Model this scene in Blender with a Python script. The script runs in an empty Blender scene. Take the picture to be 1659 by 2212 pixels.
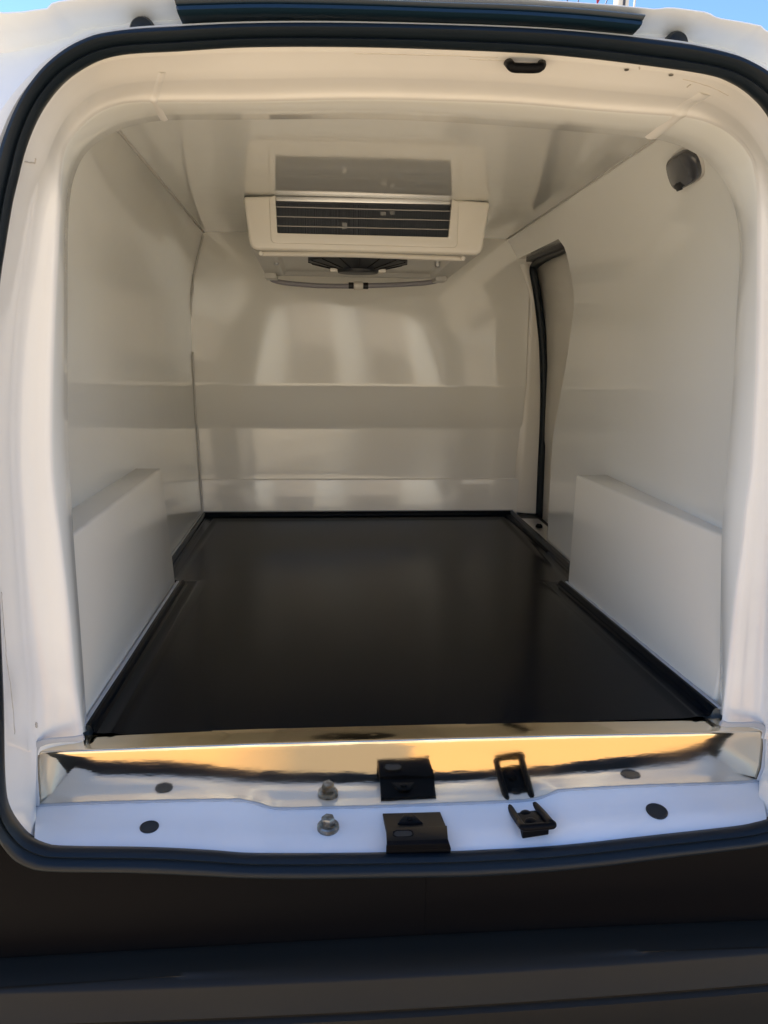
import bpy, bmesh, math, random
import numpy as np
from mathutils import Matrix, Vector
random.seed(4)
rng = np.random.default_rng(4)
SC = bpy.context.scene
COL = SC.collection
R_ = math.radians

# ------------------------------------------------------------------ camera
# x right across the van, y forward into the load bay, z up from the load floor
CAM_LOC = Vector((-0.14, -1.06, 0.68))
YAW, PITCH, ROLL, FOC = 4.5, 12.9, 0.7, 1600.0
cam_rot = Matrix.Rotation(R_(-YAW), 3, 'Z') @ Matrix.Rotation(R_(90 - PITCH), 3, 'X') @ Matrix.Rotation(R_(ROLL), 3, 'Z')
cd = bpy.data.cameras.new('camera')
cam = bpy.data.objects.new('camera', cd)
COL.objects.link(cam)
cam.matrix_world = Matrix.Translation(CAM_LOC) @ cam_rot.to_4x4()
cd.sensor_fit = 'VERTICAL'
cd.sensor_height = 36
cd.lens = FOC / 2212 * 36
cd.clip_start = 0.02
cd.clip_end = 3000
SC.camera = cam

# ------------------------------------------------------------------ world, sun, exposure
SUN_EL, SUN_AZ = 55.0, 148.5          # azimuth: angle from +x, counter-clockwise (front left of the van)
w = bpy.data.worlds.new("World"); SC.world = w; w.use_nodes = True
nt = w.node_tree
bg = nt.nodes['Background']
sky = nt.nodes.new('ShaderNodeTexSky')
sky.sky_type = 'NISHITA'; sky.sun_disc = False
sky.sun_elevation = R_(SUN_EL)
sky.sun_rotation = R_(90 - SUN_AZ)
sky.air_density = 0.8; sky.dust_density = 0.0; sky.ozone_density = 7.0
nt.links.new(sky.outputs[0], bg.inputs[0])
bg.inputs[1].default_value = 0.115
sl = bpy.data.lights.new('sun', 'SUN'); sl.energy = 4.8; sl.angle = R_(0.5); sl.color = (1, .95, .87)
sun = bpy.data.objects.new('sun', sl); COL.objects.link(sun)
sd = Vector((math.cos(R_(SUN_EL)) * math.cos(R_(SUN_AZ)), math.cos(R_(SUN_EL)) * math.sin(R_(SUN_AZ)), math.sin(R_(SUN_EL))))
sun.rotation_euler = sd.to_track_quat('Z', 'Y').to_euler()
sun.location = (-4, 3, 8)
SC.view_settings.view_transform = 'Standard'; SC.view_settings.look = 'None'
SC.view_settings.exposure = 1.52; SC.view_settings.gamma = 1; SC.view_settings.use_curve_mapping = False
SC.cycles.max_bounces = 14; SC.cycles.diffuse_bounces = 10; SC.cycles.glossy_bounces = 6
SC.cycles.use_denoising = True

# ------------------------------------------------------------------ measuring helpers (photo pixel -> point on a real plane)
PK = 1659 / 3024
CR = np.array(cam_rot); CL = np.array(CAM_LOC)
def ray(s): return CR @ np.array([s[0] * PK - 829.5, -(s[1] * PK - 1106), -FOC])
def on(s, ax, v):
    d = ray(s); t = (v - CL[ax]) / d[ax]
    return CL + d * t
def onX(s, v): return on(s, 0, v)
def onY(s, v): return on(s, 1, v)
def onZ(s, v): return on(s, 2, v)
def catmull(P, n=8, closed=False):
    P = [np.array(p, float) for p in P]; m = len(P); out = []
    for i in range(m if closed else m - 1):
        if closed: a, b, c, d = P[(i - 1) % m], P[i], P[(i + 1) % m], P[(i + 2) % m]
        else: a, b, c, d = P[max(i - 1, 0)], P[i], P[i + 1], P[min(i + 2, m - 1)]
        for k in range(n):
            t = k / n
            out.append(.5 * ((2 * b) + (c - a) * t + (2 * a - 5 * b + 4 * c - d) * t * t + (3 * b - a - 3 * c + d) * t ** 3))
    if not closed: out.append(P[-1])
    return np.array(out)
def byarc(P, n):
    P = np.array(P); L = np.concatenate([[0], np.cumsum(np.linalg.norm(np.diff(P, axis=0), axis=1))])
    t = np.linspace(0, L[-1], n)
    return np.stack([np.interp(t, L, P[:, k]) for k in range(3)], 1)
CEN = (0.0, 0.5)
def ang(P): return np.unwrap(np.arctan2(P[:, 2] - CEN[1], P[:, 0] - CEN[0]))
def byang_open(P, n):          # clockwise from bottom left over the top to bottom right
    a = -ang(P); a = np.maximum.accumulate(a + np.arange(len(a)) * 1e-9)
    t = np.linspace(a[0], a[-1], n)
    return np.stack([np.interp(t, a, P[:, k]) for k in range(3)], 1)
def byang_closed(P, n):
    a = np.arctan2(P[:, 2] - CEN[1], P[:, 0] - CEN[0]); o = np.argsort(a); a = a[o]; P = P[o]
    a = np.concatenate([[a[-1] - 2 * math.pi], a, [a[0] + 2 * math.pi]]); P = np.vstack([P[-1:], P, P[:1]])
    t = -np.linspace(-math.pi, math.pi, n, endpoint=False)
    return np.stack([np.interp(t, a, P[:, k]) for k in range(3)], 1)

# ------------------------------------------------------------------ scene helpers
def thing(name, label, cat, loc, group=None):
    o = bpy.data.objects.new(name, None); COL.objects.link(o); o.location = loc
    o.empty_display_size = .1
    o['label'] = label; o['category'] = cat
    if group: o['group'] = group
    return o
def link(o, parent):
    COL.objects.link(o)
    if parent is not None:
        o.parent = parent
        root = parent
        off = Vector(parent.location)
        p = parent.parent
        while p is not None: off += Vector(p.location); p = p.parent
        if parent.type == 'EMPTY' or parent.parent: pass
        o.matrix_parent_inverse = Matrix.Translation(-world_loc(parent))
    return o
def world_loc(o):
    v = Vector(o.location)
    if o.parent is not None: v = o.matrix_parent_inverse @ v + world_loc(o.parent)
    return v
def mesh(name, verts, faces, mat, parent=None, smooth=35, bevel=0, seg=2, fix=True):
    me = bpy.data.meshes.new(name)
    bm = bmesh.new()
    vs = [bm.verts.new(tuple(map(float, v))) for v in verts]
    for f in faces:
        try: bm.faces.new([vs[i] for i in f])
        except ValueError: pass
    return finish(name, bm, mat, parent, smooth, bevel, seg, fix)
def finish(name, bm, mat, parent=None, smooth=35, bevel=0, seg=2, fix=True):
    me = bpy.data.meshes.new(name)
    if fix:
        bmesh.ops.remove_doubles(bm, verts=bm.verts, dist=1e-6)
        bmesh.ops.recalc_face_normals(bm, faces=bm.faces)
    if bevel:
        es = [e for e in bm.edges if len(e.link_faces) == 2 and e.calc_face_angle(0) > R_(28)]
        bmesh.ops.bevel(bm, geom=es, offset=bevel, offset_type='OFFSET', segments=seg, profile=.5, affect='EDGES', clamp_overlap=True)
    bm.to_mesh(me); bm.free()
    me.materials.append(mat)
    if smooth:
        me.shade_smooth(); me.set_sharp_from_angle(angle=R_(smooth))
    return link(bpy.data.objects.new(name, me), parent)
def grid(rows, close=False):
    m = len(rows); n = len(rows[0]); V = [p for r in rows for p in r]; F = []
    for i in range(m - 1):
        for j in range(n if close else n - 1):
            k = (j + 1) % n
            F.append((i * n + j, i * n + k, (i + 1) * n + k, (i + 1) * n + j))
    return V, F
def add(bm, V, F):
    vs = [bm.verts.new(tuple(map(float, v))) for v in V]
    for f in F:
        try: bm.faces.new([vs[i] for i in f])
        except ValueError: pass
def box(bm, a, b):
    (x0, y0, z0), (x1, y1, z1) = a, b
    V = [(x, y, z) for z in (z0, z1) for y in (y0, y1) for x in (x0, x1)]
    add(bm, V, [(0, 2, 3, 1), (4, 5, 7, 6), (0, 1, 5, 4), (2, 6, 7, 3), (0, 4, 6, 2), (1, 3, 7, 5)])
def prism(bm, P, d):
    n = len(P); d = np.array(d); V = list(P) + [np.array(p) + d for p in P]
    F = [tuple(range(n))[::-1], tuple(range(n, 2 * n))] + [(i, (i + 1) % n, n + (i + 1) % n, n + i) for i in range(n)]
    add(bm, V, F)
def tube(bm, P, r, n=10, caps=True, flat=1.0, closed=False):
    P = np.array(P, float); m = len(P)
    T = np.roll(P, -1, 0) - np.roll(P, 1, 0) if closed else np.gradient(P, axis=0)
    T /= np.linalg.norm(T, axis=1)[:, None] + 1e-12
    up = np.array([0, 0, 1.]) if abs(T[0][2]) < .9 else np.array([0, 1., 0])
    rows = []; N = None
    for i in range(m):
        if N is None: N = np.cross(T[i], up)
        N = N - T[i] * N.dot(T[i]); N /= np.linalg.norm(N) + 1e-12
        B = np.cross(T[i], N); ri = r[i] if hasattr(r, '__len__') else r
        rows.append([P[i] + ri * (math.cos(a) * N + flat * math.sin(a) * B) for a in np.linspace(0, 2 * math.pi, n, endpoint=False)])
    if closed: rows.append(rows[0])
    V, F = grid(rows, True)
    if caps and not closed:
        F += [tuple(range(n))[::-1], tuple(range((m - 1) * n, m * n))]
    add(bm, V, F)
def lathe(bm, c, axis, prof, n=24):      # prof: (radius, height along axis)
    ax = Vector(axis).normalized(); u = ax.orthogonal().normalized(); v = ax.cross(u); c = Vector(c)
    rows = [[tuple(c + ax * h + (u * math.cos(a) + v * math.sin(a)) * r) for a in np.linspace(0, 2 * math.pi, n, endpoint=False)] for r, h in prof]
    V, F = grid(rows, True)
    F += [tuple(range(n)), tuple(range((len(prof) - 1) * n, len(prof) * n))]
    add(bm, V, F)

from mathutils.bvhtree import BVHTree
def bvh(o):
    bm = bmesh.new(); bm.from_mesh(o.data); b = BVHTree.FromBMesh(bm); bm.free(); return b

# ------------------------------------------------------------------ materials
def mat(name, col, rough=.5, metal=0, coat=0, bump=None, var=None, spec=.5, coat_rough=.03, rvar=None):
    m = bpy.data.materials.new(name); m.use_nodes = True
    t = m.node_tree; b = t.nodes['Principled BSDF']
    b.inputs['Base Color'].default_value = (*col, 1); b.inputs['Roughness'].default_value = rough
    b.inputs['Metallic'].default_value = metal; b.inputs['Coat Weight'].default_value = coat
    b.inputs['Coat Roughness'].default_value = coat_rough; b.inputs['Specular IOR Level'].default_value = spec
    tc = t.nodes.new('ShaderNodeTexCoord')
    def noise(scale, detail=3, stretch=None, dist=0):
        n = t.nodes.new('ShaderNodeTexNoise'); n.inputs['Scale'].default_value = scale; n.inputs['Detail'].default_value = detail
        n.inputs['Distortion'].default_value = dist
        if stretch:
            mp = t.nodes.new('ShaderNodeMapping'); mp.inputs['Scale'].default_value = stretch
            t.links.new(tc.outputs['Object'], mp.inputs[0]); t.links.new(mp.outputs[0], n.inputs['Vector'])
        else: t.links.new(tc.outputs['Object'], n.inputs['Vector'])
        return n.outputs['Fac']
    if var:                                     # (scale, darker colour, low, high[, stretch])
        f = noise(var[0], 5, var[4] if len(var) > 4 else None)
        r = t.nodes.new('ShaderNodeMapRange'); r.inputs[1].default_value = var[2]; r.inputs[2].default_value = var[3]
        t.links.new(f, r.inputs[0])
        mx = t.nodes.new('ShaderNodeMix'); mx.data_type = 'RGBA'
        mx.inputs[6].default_value = (*col, 1); mx.inputs[7].default_value = (*var[1], 1)
        t.links.new(r.outputs[0], mx.inputs[0]); t.links.new(mx.outputs[2], b.inputs['Base Color'])
    if rvar:                                    # (scale, low rough, high rough[, stretch])
        f = noise(rvar[0], 4, rvar[3] if len(rvar) > 3 else None)
        r = t.nodes.new('ShaderNodeMapRange'); r.inputs[1].default_value = .35; r.inputs[2].default_value = .65
        r.inputs[3].default_value = rvar[1]; r.inputs[4].default_value = rvar[2]
        t.links.new(f, r.inputs[0]); t.links.new(r.outputs[0], b.inputs['Roughness'])
    if bump:
        prev = None
        for bp in bump:                         # (scale, strength, distance[, stretch])
            f = noise(bp[0], 3, bp[3] if len(bp) > 3 else None)
            n = t.nodes.new('ShaderNodeBump'); n.inputs['Strength'].default_value = bp[1]; n.inputs['Distance'].default_value = bp[2]
            t.links.new(f, n.inputs['Height'])
            if prev: t.links.new(prev, n.inputs['Normal'])
            prev = n.outputs[0]
        t.links.new(prev, b.inputs['Normal'])
    return m
M = {}
M['paint'] = mat('shade_tinted_white_paint', (.69, .75, .825), .3, coat=.25, bump=[(6, .25, .004)])  # white paint, base cooled and darkened to carry the blue-grey shade
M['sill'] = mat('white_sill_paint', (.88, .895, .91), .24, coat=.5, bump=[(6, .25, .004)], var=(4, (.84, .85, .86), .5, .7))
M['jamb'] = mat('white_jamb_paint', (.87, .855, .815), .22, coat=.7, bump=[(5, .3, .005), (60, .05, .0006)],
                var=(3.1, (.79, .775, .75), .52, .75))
M['gel'] = mat('white_gelcoat', (.805, .818, .782), .085, bump=[(2.2, .35, .006), (14, .12, .0012)], spec=.8, coat=.6,
               var=(1.6, (.785, .797, .757), .45, .7))
M['bulk'] = mat('white_bulkhead_gelcoat', (.90, .885, .83), .11, bump=[(2.2, .4, .006), (14, .16, .0012)], spec=.8, coat=.9, coat_rough=.055)
M['gelbox'] = mat('white_wheel_box_gelcoat', (.83, .81, .735), .18, bump=[(2.2, .3, .006), (14, .1, .0012)], spec=.5)
M['gelplain'] = mat('white_moulded_plastic', (.80, .77, .70), .2, bump=[(9, .2, .002)])
M['rubber'] = mat('black_rubber', (.006, .011, .016), .45, bump=[(40, .15, .001)], spec=.33)
M['trim'] = mat('sky_tinted_black_trim', (.006, .020, .036), .38, bump=[(40, .15, .001)], spec=.5)  # black rubber with the blue of the reflected sky in its base colour
M['tray'] = mat('black_floor_coating', (.0035, .0055, .0085), .2, bump=[(260, .2, .0005), (1.6, .25, .004)], spec=.1, var=(420, (.16, .16, .15), .74, .80),
                rvar=(2.2, .16, .22))
M['steel'] = mat('stainless_plate', (.84, .74, .58), .09, metal=1, bump=[(30, .18, .0012, (.5, 1, 1.2)), (7, .18, .004, (.6, 1, 1)), (190, .10, .0003, (.12, 1, 1))],
                 rvar=(9, .05, .14, (.4, 1, 1)))
M['alu'] = mat('aluminium', (.72, .72, .72), .35, metal=1, bump=[(50, .1, .0005)])
M['bolt'] = mat('zinc_steel', (.36, .33, .28), .38, metal=1, var=(90, (.2, .17, .13), .45, .6))
M['blackmetal'] = mat('black_coated_metal', (.006, .006, .007), .42, bump=[(90, .12, .0006)], spec=.07)
M['bumper'] = mat('dark_bumper_plastic', (.020, .0175, .013), .45, bump=[(700, .2, .0004), (2.5, .2, .004)], spec=.24, rvar=(4, .42, .52))
M['panel'] = mat('black_rear_panel', (.0028, .0030, .004), .5, bump=[(700, .2, .0004), (2.5, .2, .004)], spec=.07)
M['seal_grey'] = mat('grey_sealant', (.46, .48, .51), .55, bump=[(60, .3, .002)])
M['seal_pale'] = mat('pale_sealant', (.66, .65, .62), .5, bump=[(60, .3, .002)])
M['grime'] = mat('grimy_sealer', (.52, .48, .43), .7)
M['coil'] = mat('coil_black', (.010, .012, .016), .5)
M['fin'] = mat('fin_metal', (.10, .11, .13), .4, metal=.6)
M['tube'] = mat('coil_tube_metal', (.24, .24, .24), .4, metal=1)
M['hose'] = mat('grey_hose', (.30, .29, .32), .35)
M['traymetal'] = mat('unit_underside', (.55, .54, .50), .35, bump=[(12, .2, .002)])
M['lens'] = mat('smoked_lamp_lens', (.055, .058, .066), .15, coat=.5)
M['lampbase'] = mat('lamp_base_plastic', (.55, .54, .51), .4)
M['plug'] = mat('black_plug', (.010, .010, .011), .45)
M['tyre'] = mat('tyre_rubber', (.02, .02, .02), .7)
M['mast'] = mat('cream_painted_metal', (.66, .58, .46), .4)
M['darkslot'] = mat('dark_groove', (.05, .05, .06), .5)
M['cable'] = mat('cable', (.05, .06, .09), .5)
M['red'] = mat('red_cloth', (.32, .03, .04), .8)
M['ground'] = mat('pale_paving', (.50, .41, .275), .85, bump=[(45, .35, .006)], var=(.8, (.43, .345, .23), .4, .7))
M['ochre'] = mat('added_ochre_strip', (.40, .225, .078), .7, bump=[(60, .3, .003)])  # made-up strip colour, puts warm orange into the scuff plate reflection
def grey_patch(m):                            # a darker grey patch across the added ochre band
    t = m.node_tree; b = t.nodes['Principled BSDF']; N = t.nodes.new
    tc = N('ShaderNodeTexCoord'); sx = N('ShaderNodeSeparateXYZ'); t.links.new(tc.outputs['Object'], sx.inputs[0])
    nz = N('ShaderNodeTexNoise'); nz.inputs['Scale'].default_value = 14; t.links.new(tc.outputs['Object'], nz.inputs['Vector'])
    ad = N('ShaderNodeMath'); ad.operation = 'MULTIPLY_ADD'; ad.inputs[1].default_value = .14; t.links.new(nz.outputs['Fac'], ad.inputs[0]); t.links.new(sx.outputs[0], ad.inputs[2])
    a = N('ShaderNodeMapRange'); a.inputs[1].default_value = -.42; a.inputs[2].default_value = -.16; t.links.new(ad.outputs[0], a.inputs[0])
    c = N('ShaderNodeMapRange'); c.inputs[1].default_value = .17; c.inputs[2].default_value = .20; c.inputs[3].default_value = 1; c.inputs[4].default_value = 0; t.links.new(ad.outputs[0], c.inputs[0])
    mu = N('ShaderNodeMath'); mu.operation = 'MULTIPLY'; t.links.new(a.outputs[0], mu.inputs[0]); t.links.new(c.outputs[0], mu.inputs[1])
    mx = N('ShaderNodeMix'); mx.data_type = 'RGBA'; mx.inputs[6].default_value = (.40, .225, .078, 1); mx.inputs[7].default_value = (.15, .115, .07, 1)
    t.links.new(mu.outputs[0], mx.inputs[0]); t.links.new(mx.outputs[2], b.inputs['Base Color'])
grey_patch(M['ochre'])
M['whitewall'] = mat('white_wall_paint', (.85, .80, .66), .8)
M['stucco'] = mat('warm_stucco', (.52, .43, .32), .85, bump=[(30, .3, .006)])
M['glass'] = mat('dark_window_glass', (.03, .035, .04), .06)
M['palewood'] = mat('pale_door_paint', (.75, .68, .55), .5)
M['darkwood'] = mat('dark_door_paint', (.10, .075, .05), .5)

# ------------------------------------------------------------------ ground
GZ = -0.60
bm = bmesh.new()
add(bm, [(-400, -400, GZ), (400, -400, GZ), (400, 400, GZ), (-400, 400, GZ)], [(0, 1, 2, 3)])
g = finish('ground', bm, M['ground'], smooth=0); g['kind'] = 'structure'
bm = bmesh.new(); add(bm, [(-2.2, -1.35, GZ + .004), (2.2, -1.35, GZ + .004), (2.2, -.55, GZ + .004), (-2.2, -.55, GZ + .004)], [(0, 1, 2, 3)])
g = finish('added_reflection_strip', bm, M['ochre'], smooth=0); g['kind'] = 'structure'  # unseen strip, added only to be mirrored in the scuff plate

# ------------------------------------------------------------------ van
van = thing('cargo_van', 'white refrigerated cargo van with its rear doorway open on an empty insulated load bay', 'van', (0, 1.4, GZ))

# ---- traced rings, as seen on the plane of the rear doorway
A_top = [(20, 2800), (8, 2500), (-4, 2200), (-18, 1900), (-22, 1600), (-14, 1350), (5, 1115), (27, 969), (54, 806), (79, 700), (109, 577), (152, 468),
         (200, 389), (261, 322), (328, 276), (395, 243), (462, 225), (547, 215), (699, 208), (1008, 191), (1494, 193), (2016, 212), (2259, 230), (2514, 260),
         (2776, 298), (2885, 334), (2958, 383), (3024, 450), (3072, 540), (3102, 680), (3124, 1000), (3134, 1500), (3122, 2000), (3100, 2500), (3086, 2840)]
A_bot = [(3084, 3000), (3080, 3110), (3062, 3185), (3024, 3224), (2985, 3236), (2919, 3251), (2786, 3266), (2521, 3293), (2289, 3318), (2100, 3334), (1924, 3342), (1769, 3349),
         (1381, 3356), (1100, 3358), (961, 3356), (829, 3345), (597, 3334), (265, 3330), (199, 3325), (133, 3302), (86, 3264), (40, 3198), (23, 3110)]
O_all = [(99, 3387), (40, 3337), (-20, 3230), (-45, 3100), (-55, 2900), (-70, 2500), (-90, 2000), (-100, 1600), (-90, 1200), (-65, 970), (-35, 780), (0, 620), (36, 516), (79, 419),
         (128, 340), (188, 267), (273, 197), (365, 152), (425, 137), (529, 122), (668, 113), (1008, 99), (1433, 99), (2016, 115), (2381, 141), (2642, 171), (2745, 188), (2867, 219),
         (2940, 249), (3024, 301), (3090, 380), (3130, 480), (3170, 650), (3195, 1000), (3205, 1500), (3195, 2000), (3170, 2500), (3160, 3000), (3150, 3190), (3110, 3272), (3024, 3307),
         (2653, 3357), (2322, 3400), (1924, 3433), (1530, 3440), (1100, 3443), (530, 3420), (199, 3413)]
D_s = [(326, 2884), (311, 2780), (295, 2664), (271, 2393), (241, 2134), (214, 1911), (206, 1760), (207, 1576), (211, 1413), (220, 1196), (230, 980), (237, 817), (239, 700), (246, 637), (256, 594), (279, 547),
       (340, 480), (401, 437), (474, 411), (547, 402), (632, 402), (1008, 400), (1373, 392), (1676, 396), (2016, 408), (2320, 434), (2630, 456), (2684, 459), (2776, 479), (2855, 516), (2915, 568), (2942, 604),
       (2962, 645), (2977, 727), (2981, 826), (2980, 1050), (2979, 1233), (2974, 1459), (2967, 1600), (2953, 1835), (2930, 2020), (2917, 2158), (2894, 2335), (2862, 2658), (2845, 2817)]
E_s = [(345, 2876), (332, 2700), (318, 2500), (289, 2104), (268, 1700), (266, 1458), (266, 1150), (268, 911), (276, 780), (290, 705), (316, 638), (352, 589), (413, 541), (486, 507), (547, 491), (662, 474), (1008, 471), (1403, 469),
       (1676, 477), (2016, 498), (2532, 542), (2611, 555), (2690, 580), (2763, 620), (2800, 653), (2849, 713), (2888, 803), (2907, 894), (2912, 984), (2910, 1075), (2899, 1255), (2890, 1459), (2881, 1600),
       (2862, 1864), (2844, 2070), (2838, 2335), (2834, 2658), (2833, 2812)]
YD = .14
def E_pt(s):
    y = .25
    for _ in range(6):
        p = onY(s, y); y = .17 + .05 * max(0, p[2]) / 1.03
    return p
A3 = catmull([onY(s, 0) for s in A_top]); D3 = catmull([onY(s, YD) for s in D_s]); E3 = catmull([E_pt(s) for s in E_s])
NJ = 420
C_s = [(130, 2908), (130, 2800), (128, 2725), (99, 2484), (78, 2242), (60, 2000), (48, 1800), (52, 1576), (65, 1360), (84, 1196), (108, 1034), (132, 860), (160, 745), (194, 668), (213, 608), (243, 535), (286, 468), (365, 401), (440, 373), (516, 357), (632, 349), (1008, 346),
       (1373, 338), (1676, 343), (2016, 357), (2320, 382), (2630, 403), (2697, 408), (2776, 426), (2867, 478), (2928, 533), (2988, 614), (3026, 690), (3058, 850), (3074, 1100), (3080, 1400), (3078, 1700), (3062, 2000), (3046, 2300), (3038, 2600), (3026, 2842)]
YC = .112
C3 = catmull([onY(s, YC) for s in C_s])
Ar, Dr, Er, Cr = byang_open(A3, NJ), byang_open(D3, NJ), byang_open(E3, NJ), byang_open(C3, NJ)
def outward(P):                               # ring normal in the x-z plane, away from the opening
    T = np.gradient(P, axis=0); Nn = np.stack([-T[:, 2], 0 * T[:, 0], T[:, 0]], 1)
    Nn /= np.linalg.norm(Nn, axis=1)[:, None] + 1e-9
    for _ in range(12): Nn[1:-1] = (Nn[:-2] + Nn[1:-1] + Nn[2:]) / 3
    return Nn / (np.linalg.norm(Nn, axis=1)[:, None] + 1e-9)
No = outward((Ar + Dr) / 2)
L_ = lambda a, b, t: a * (1 - t) + b * t
Q0, Q2 = L_(Ar, Cr, .72), L_(Cr, Dr, .42)
jrows = [Ar + No * .015, L_(Ar, Cr, .08) + No * .015, L_(Ar, Cr, .15) + No * .012, L_(Ar, Cr, .22) + No * .0085, L_(Ar, Cr, .27) + No * .008, L_(Ar, Cr, .40) + No * .006, L_(Ar, Cr, .57) + No * .003]
for t in np.linspace(0, 1, 9): jrows.append((1 - t) ** 2 * Q0 + 2 * t * (1 - t) * Cr + t * t * Q2)
jrows += [L_(Cr, Dr, .62) - np.array([0, .001, 0]), L_(Cr, Dr, .80) - np.array([0, .004, 0]), L_(Cr, Dr, .93) - np.array([0, .004, 0]), L_(Cr, Dr, .985) - np.array([0, .0015, 0]), Dr]
bm = bmesh.new(); V, F = grid(jrows); add(bm, V, F)
# lower corners of the jamb beside the stainless plate
YP = .108
endL, endR = [q[0] for q in jrows], [q[-1] for q in jrows]
KC = 11                                       # the crease row
def jamb_corner(a_s, d_pts, end):
    a = byarc(catmull([onY(s, 0) for s in a_s]), 28); d = byarc(d_pts, 28)
    cx = np.array([d[-1][0] * .8, 0, .02]); dirs = (a - cx) * np.array([1, 0, 1]); dirs /= np.linalg.norm(dirs, axis=1)[:, None]
    k = np.linspace(0, 1, 28)[:, None] ** 3
    a = a + dirs * .015 * (1 - k) + np.array([0, 0, -.018]) * k
    ab = end[KC] - end[0]; rows = []
    for e in end[:KC + 1]:
        t = float(np.dot(e - end[0], ab) / np.dot(ab, ab)); base = a * (1 - t) + d * t
        rows.append(base + (e - base[0]) * (1 - np.linspace(0, 1, 28)[:, None]) ** 1.5)
    V, F = grid(rows); add(bm, V, F)
dl = [C3[0], onY((134, 2965), YP - .004), onY((140, 3100), YP - .004), onY((143, 3171), YP - .004)]
jamb_corner([(20, 2800), (21, 2950), (23, 3110), (40, 3198), (86, 3264), (133, 3302)], dl, endL)
dr = [C3[-1], onY((3020, 2960), YP - .004), onY((3011, 3019), YP - .004), onY((2990, 3072), YP - .004)]
jamb_corner([(3086, 2840), (3084, 3000), (3080, 3110), (3062, 3185), (3024, 3224), (2985, 3236)], dr, endR)
for e in (endL, endR):
    V, F = grid([[p for p in e[7:]], [p + np.array([0, 0, -.035]) for p in e[7:]]]); add(bm, V, F)
jamb = finish('door_jamb', bm, M['jamb'], van, smooth=50)
jbv = bvh(jamb)
def seam(S, r=.0008):                          # cracked seam sealer lines on the jamb
    P = []
    for s in catmull([(a, b, 0) for a, b in S], 6):
        s = (s[0] + rng.normal(0, .5), s[1] + rng.normal(0, .5)); d = Vector(ray(s)).normalized(); h = jbv.ray_cast(CAM_LOC, d)
        if h[0]: P.append(np.array(h[0] - d * .0004))
    if len(P) > 2:
        bm = bmesh.new(); tube(bm, P, r * (.6 + .6 * rng.random(len(P))), 6); finish('sealer_seam', bm, M['grime'], van)
seam([(6, 2330), (12, 2420), (22, 2540), (26, 2600), (40, 2690), (52, 2800), (58, 2890)])
seam([(1396, 211), (1560, 214), (1780, 220), (1960, 226)], .0005)
seam([(1850, 234), (1930, 236), (2000, 240)], .0005)
seam([(2690, 312), (2760, 330), (2820, 352), (2868, 376)], .0006)
seam([(97, 636), (118, 640), (138, 641)], .0011); seam([(139, 624), (137, 645)], .0012)
seam([(2516, 264), (2519, 272)], .0012); seam([(2706, 342), (2716, 334), (2720, 333)], .0009)
seam([(140, 2846), (144, 2856), (143, 2862)], .0022)
# inner lip: soffit from the bright edge back to the insulated lining, then a flange behind the lining
No2 = outward(Er)
lip = [Dr, Dr * .94 + Er * .06 - No * .0012, Dr * .5 + Er * .5, Er - No2 * .000, Er + np.array([0, .006, 0]) + No2 * .004, Er + np.array([0, .012, 0]) + No2 * .09]
V, F = grid(lip); mesh('lining_edge', V, F, M['gel'], van, smooth=50)
# joint straps across the header
def strap(i0, i1, name):
    idx = list(range(i0, i1 + 1)); rows = []
    for q in jrows[6:]:
        rows.append([q[i] - No[i] * (.0022 if i0 < i < i1 else -.001) - np.array([0, .0016 if i0 < i < i1 else -.001, 0]) for i in idx])
    for t in (.15, .45, .75, .97):
        rows.append([Dr[i] * (1 - t) + Er[i] * t - No[i] * (.0022 if i0 < i < i1 else -.001) for i in idx])
    V, F = grid(rows); mesh(name, V, F, M['jamb'], van, smooth=60)
def near(s): return int(np.argmin(np.linalg.norm(Dr - onY(s, YD), axis=1)))
strap(near((572, 402)), near((634, 402)), 'joint_strap'); strap(near((2640, 456)), near((2702, 462)), 'joint_strap')

# ---- rubber seal round the doorway
NS = 560
A_full = byang_closed(catmull([onY(s, 0) for s in A_top + A_bot], 8, True), NS)
O_full = byang_closed(catmull([onY(s, 0) for s in O_all], 8, True), NS)
prof = [(.6, .027), (.46, .026), (.37, .022), (.22, .012), (.06, .001), (.0, -.005), (.05, -.010), (.16, -.0135), (.24, -.012), (.28, -.009), (.33, -.0105), (.42, -.0165), (.55, -.0195), (.70, -.0185), (.82, -.014), (.90, -.006), (.94, -.004), (1.0, -.004), (1.02, .004), (1.0, .02)]
rows = [A_full * (1 - t) + O_full * t + np.array([0, y * (1.4 if y < 0 else 1), 0]) for t, y in prof]
V, F = grid(rows, True)
door_seal = mesh('door_seal', V, F, M['rubber'], van, smooth=60)

# ---- outer body skin round the doorway, roof and sides
roof_s = [(-420, 330), (-330, 190), (-180, 105), (-60, 70), (0, 58), (14, 66), (30, 70), (40, 64), (70, 66), (84, 71), (98, 66), (150, 58), (200, 53), (213, 47), (219, 33), (228, 27), (300, 18), (425, 8), (432, 3), (445, -3), (560, -12), (800, -24), (1200, -26), (1537, -14),
          (2016, 11), (2400, 38), (2560, 54), (2575, 53), (2599, 48), (2640, 49), (2763, 66), (2785, 78), (2800, 88), (2900, 104), (2976, 119), (2985, 130), (2992, 142), (3024, 149), (3120, 170), (3230, 210), (3340, 290), (3420, 420)]
roof3 = [onY(s, .0) for s in roof_s if -100 < s[0] < 3200]
outline = [np.array((x, 0, z)) for x, z in ((-.86, -.36), (-.86, .3), (-.85, .6), (-.82, .85), (-.77, .99), (-.69, 1.08))] + [np.array(p) for p in roof3]
outline += [np.array((x, 0, z)) for x, z in ((.72, 1.06), (.78, .98), (.82, .85), (.85, .6), (.86, .3), (.86, -.36))] + [np.array([x, 0, -.40]) for x in np.linspace(.84, -.84, 12)]
dense = []
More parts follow.
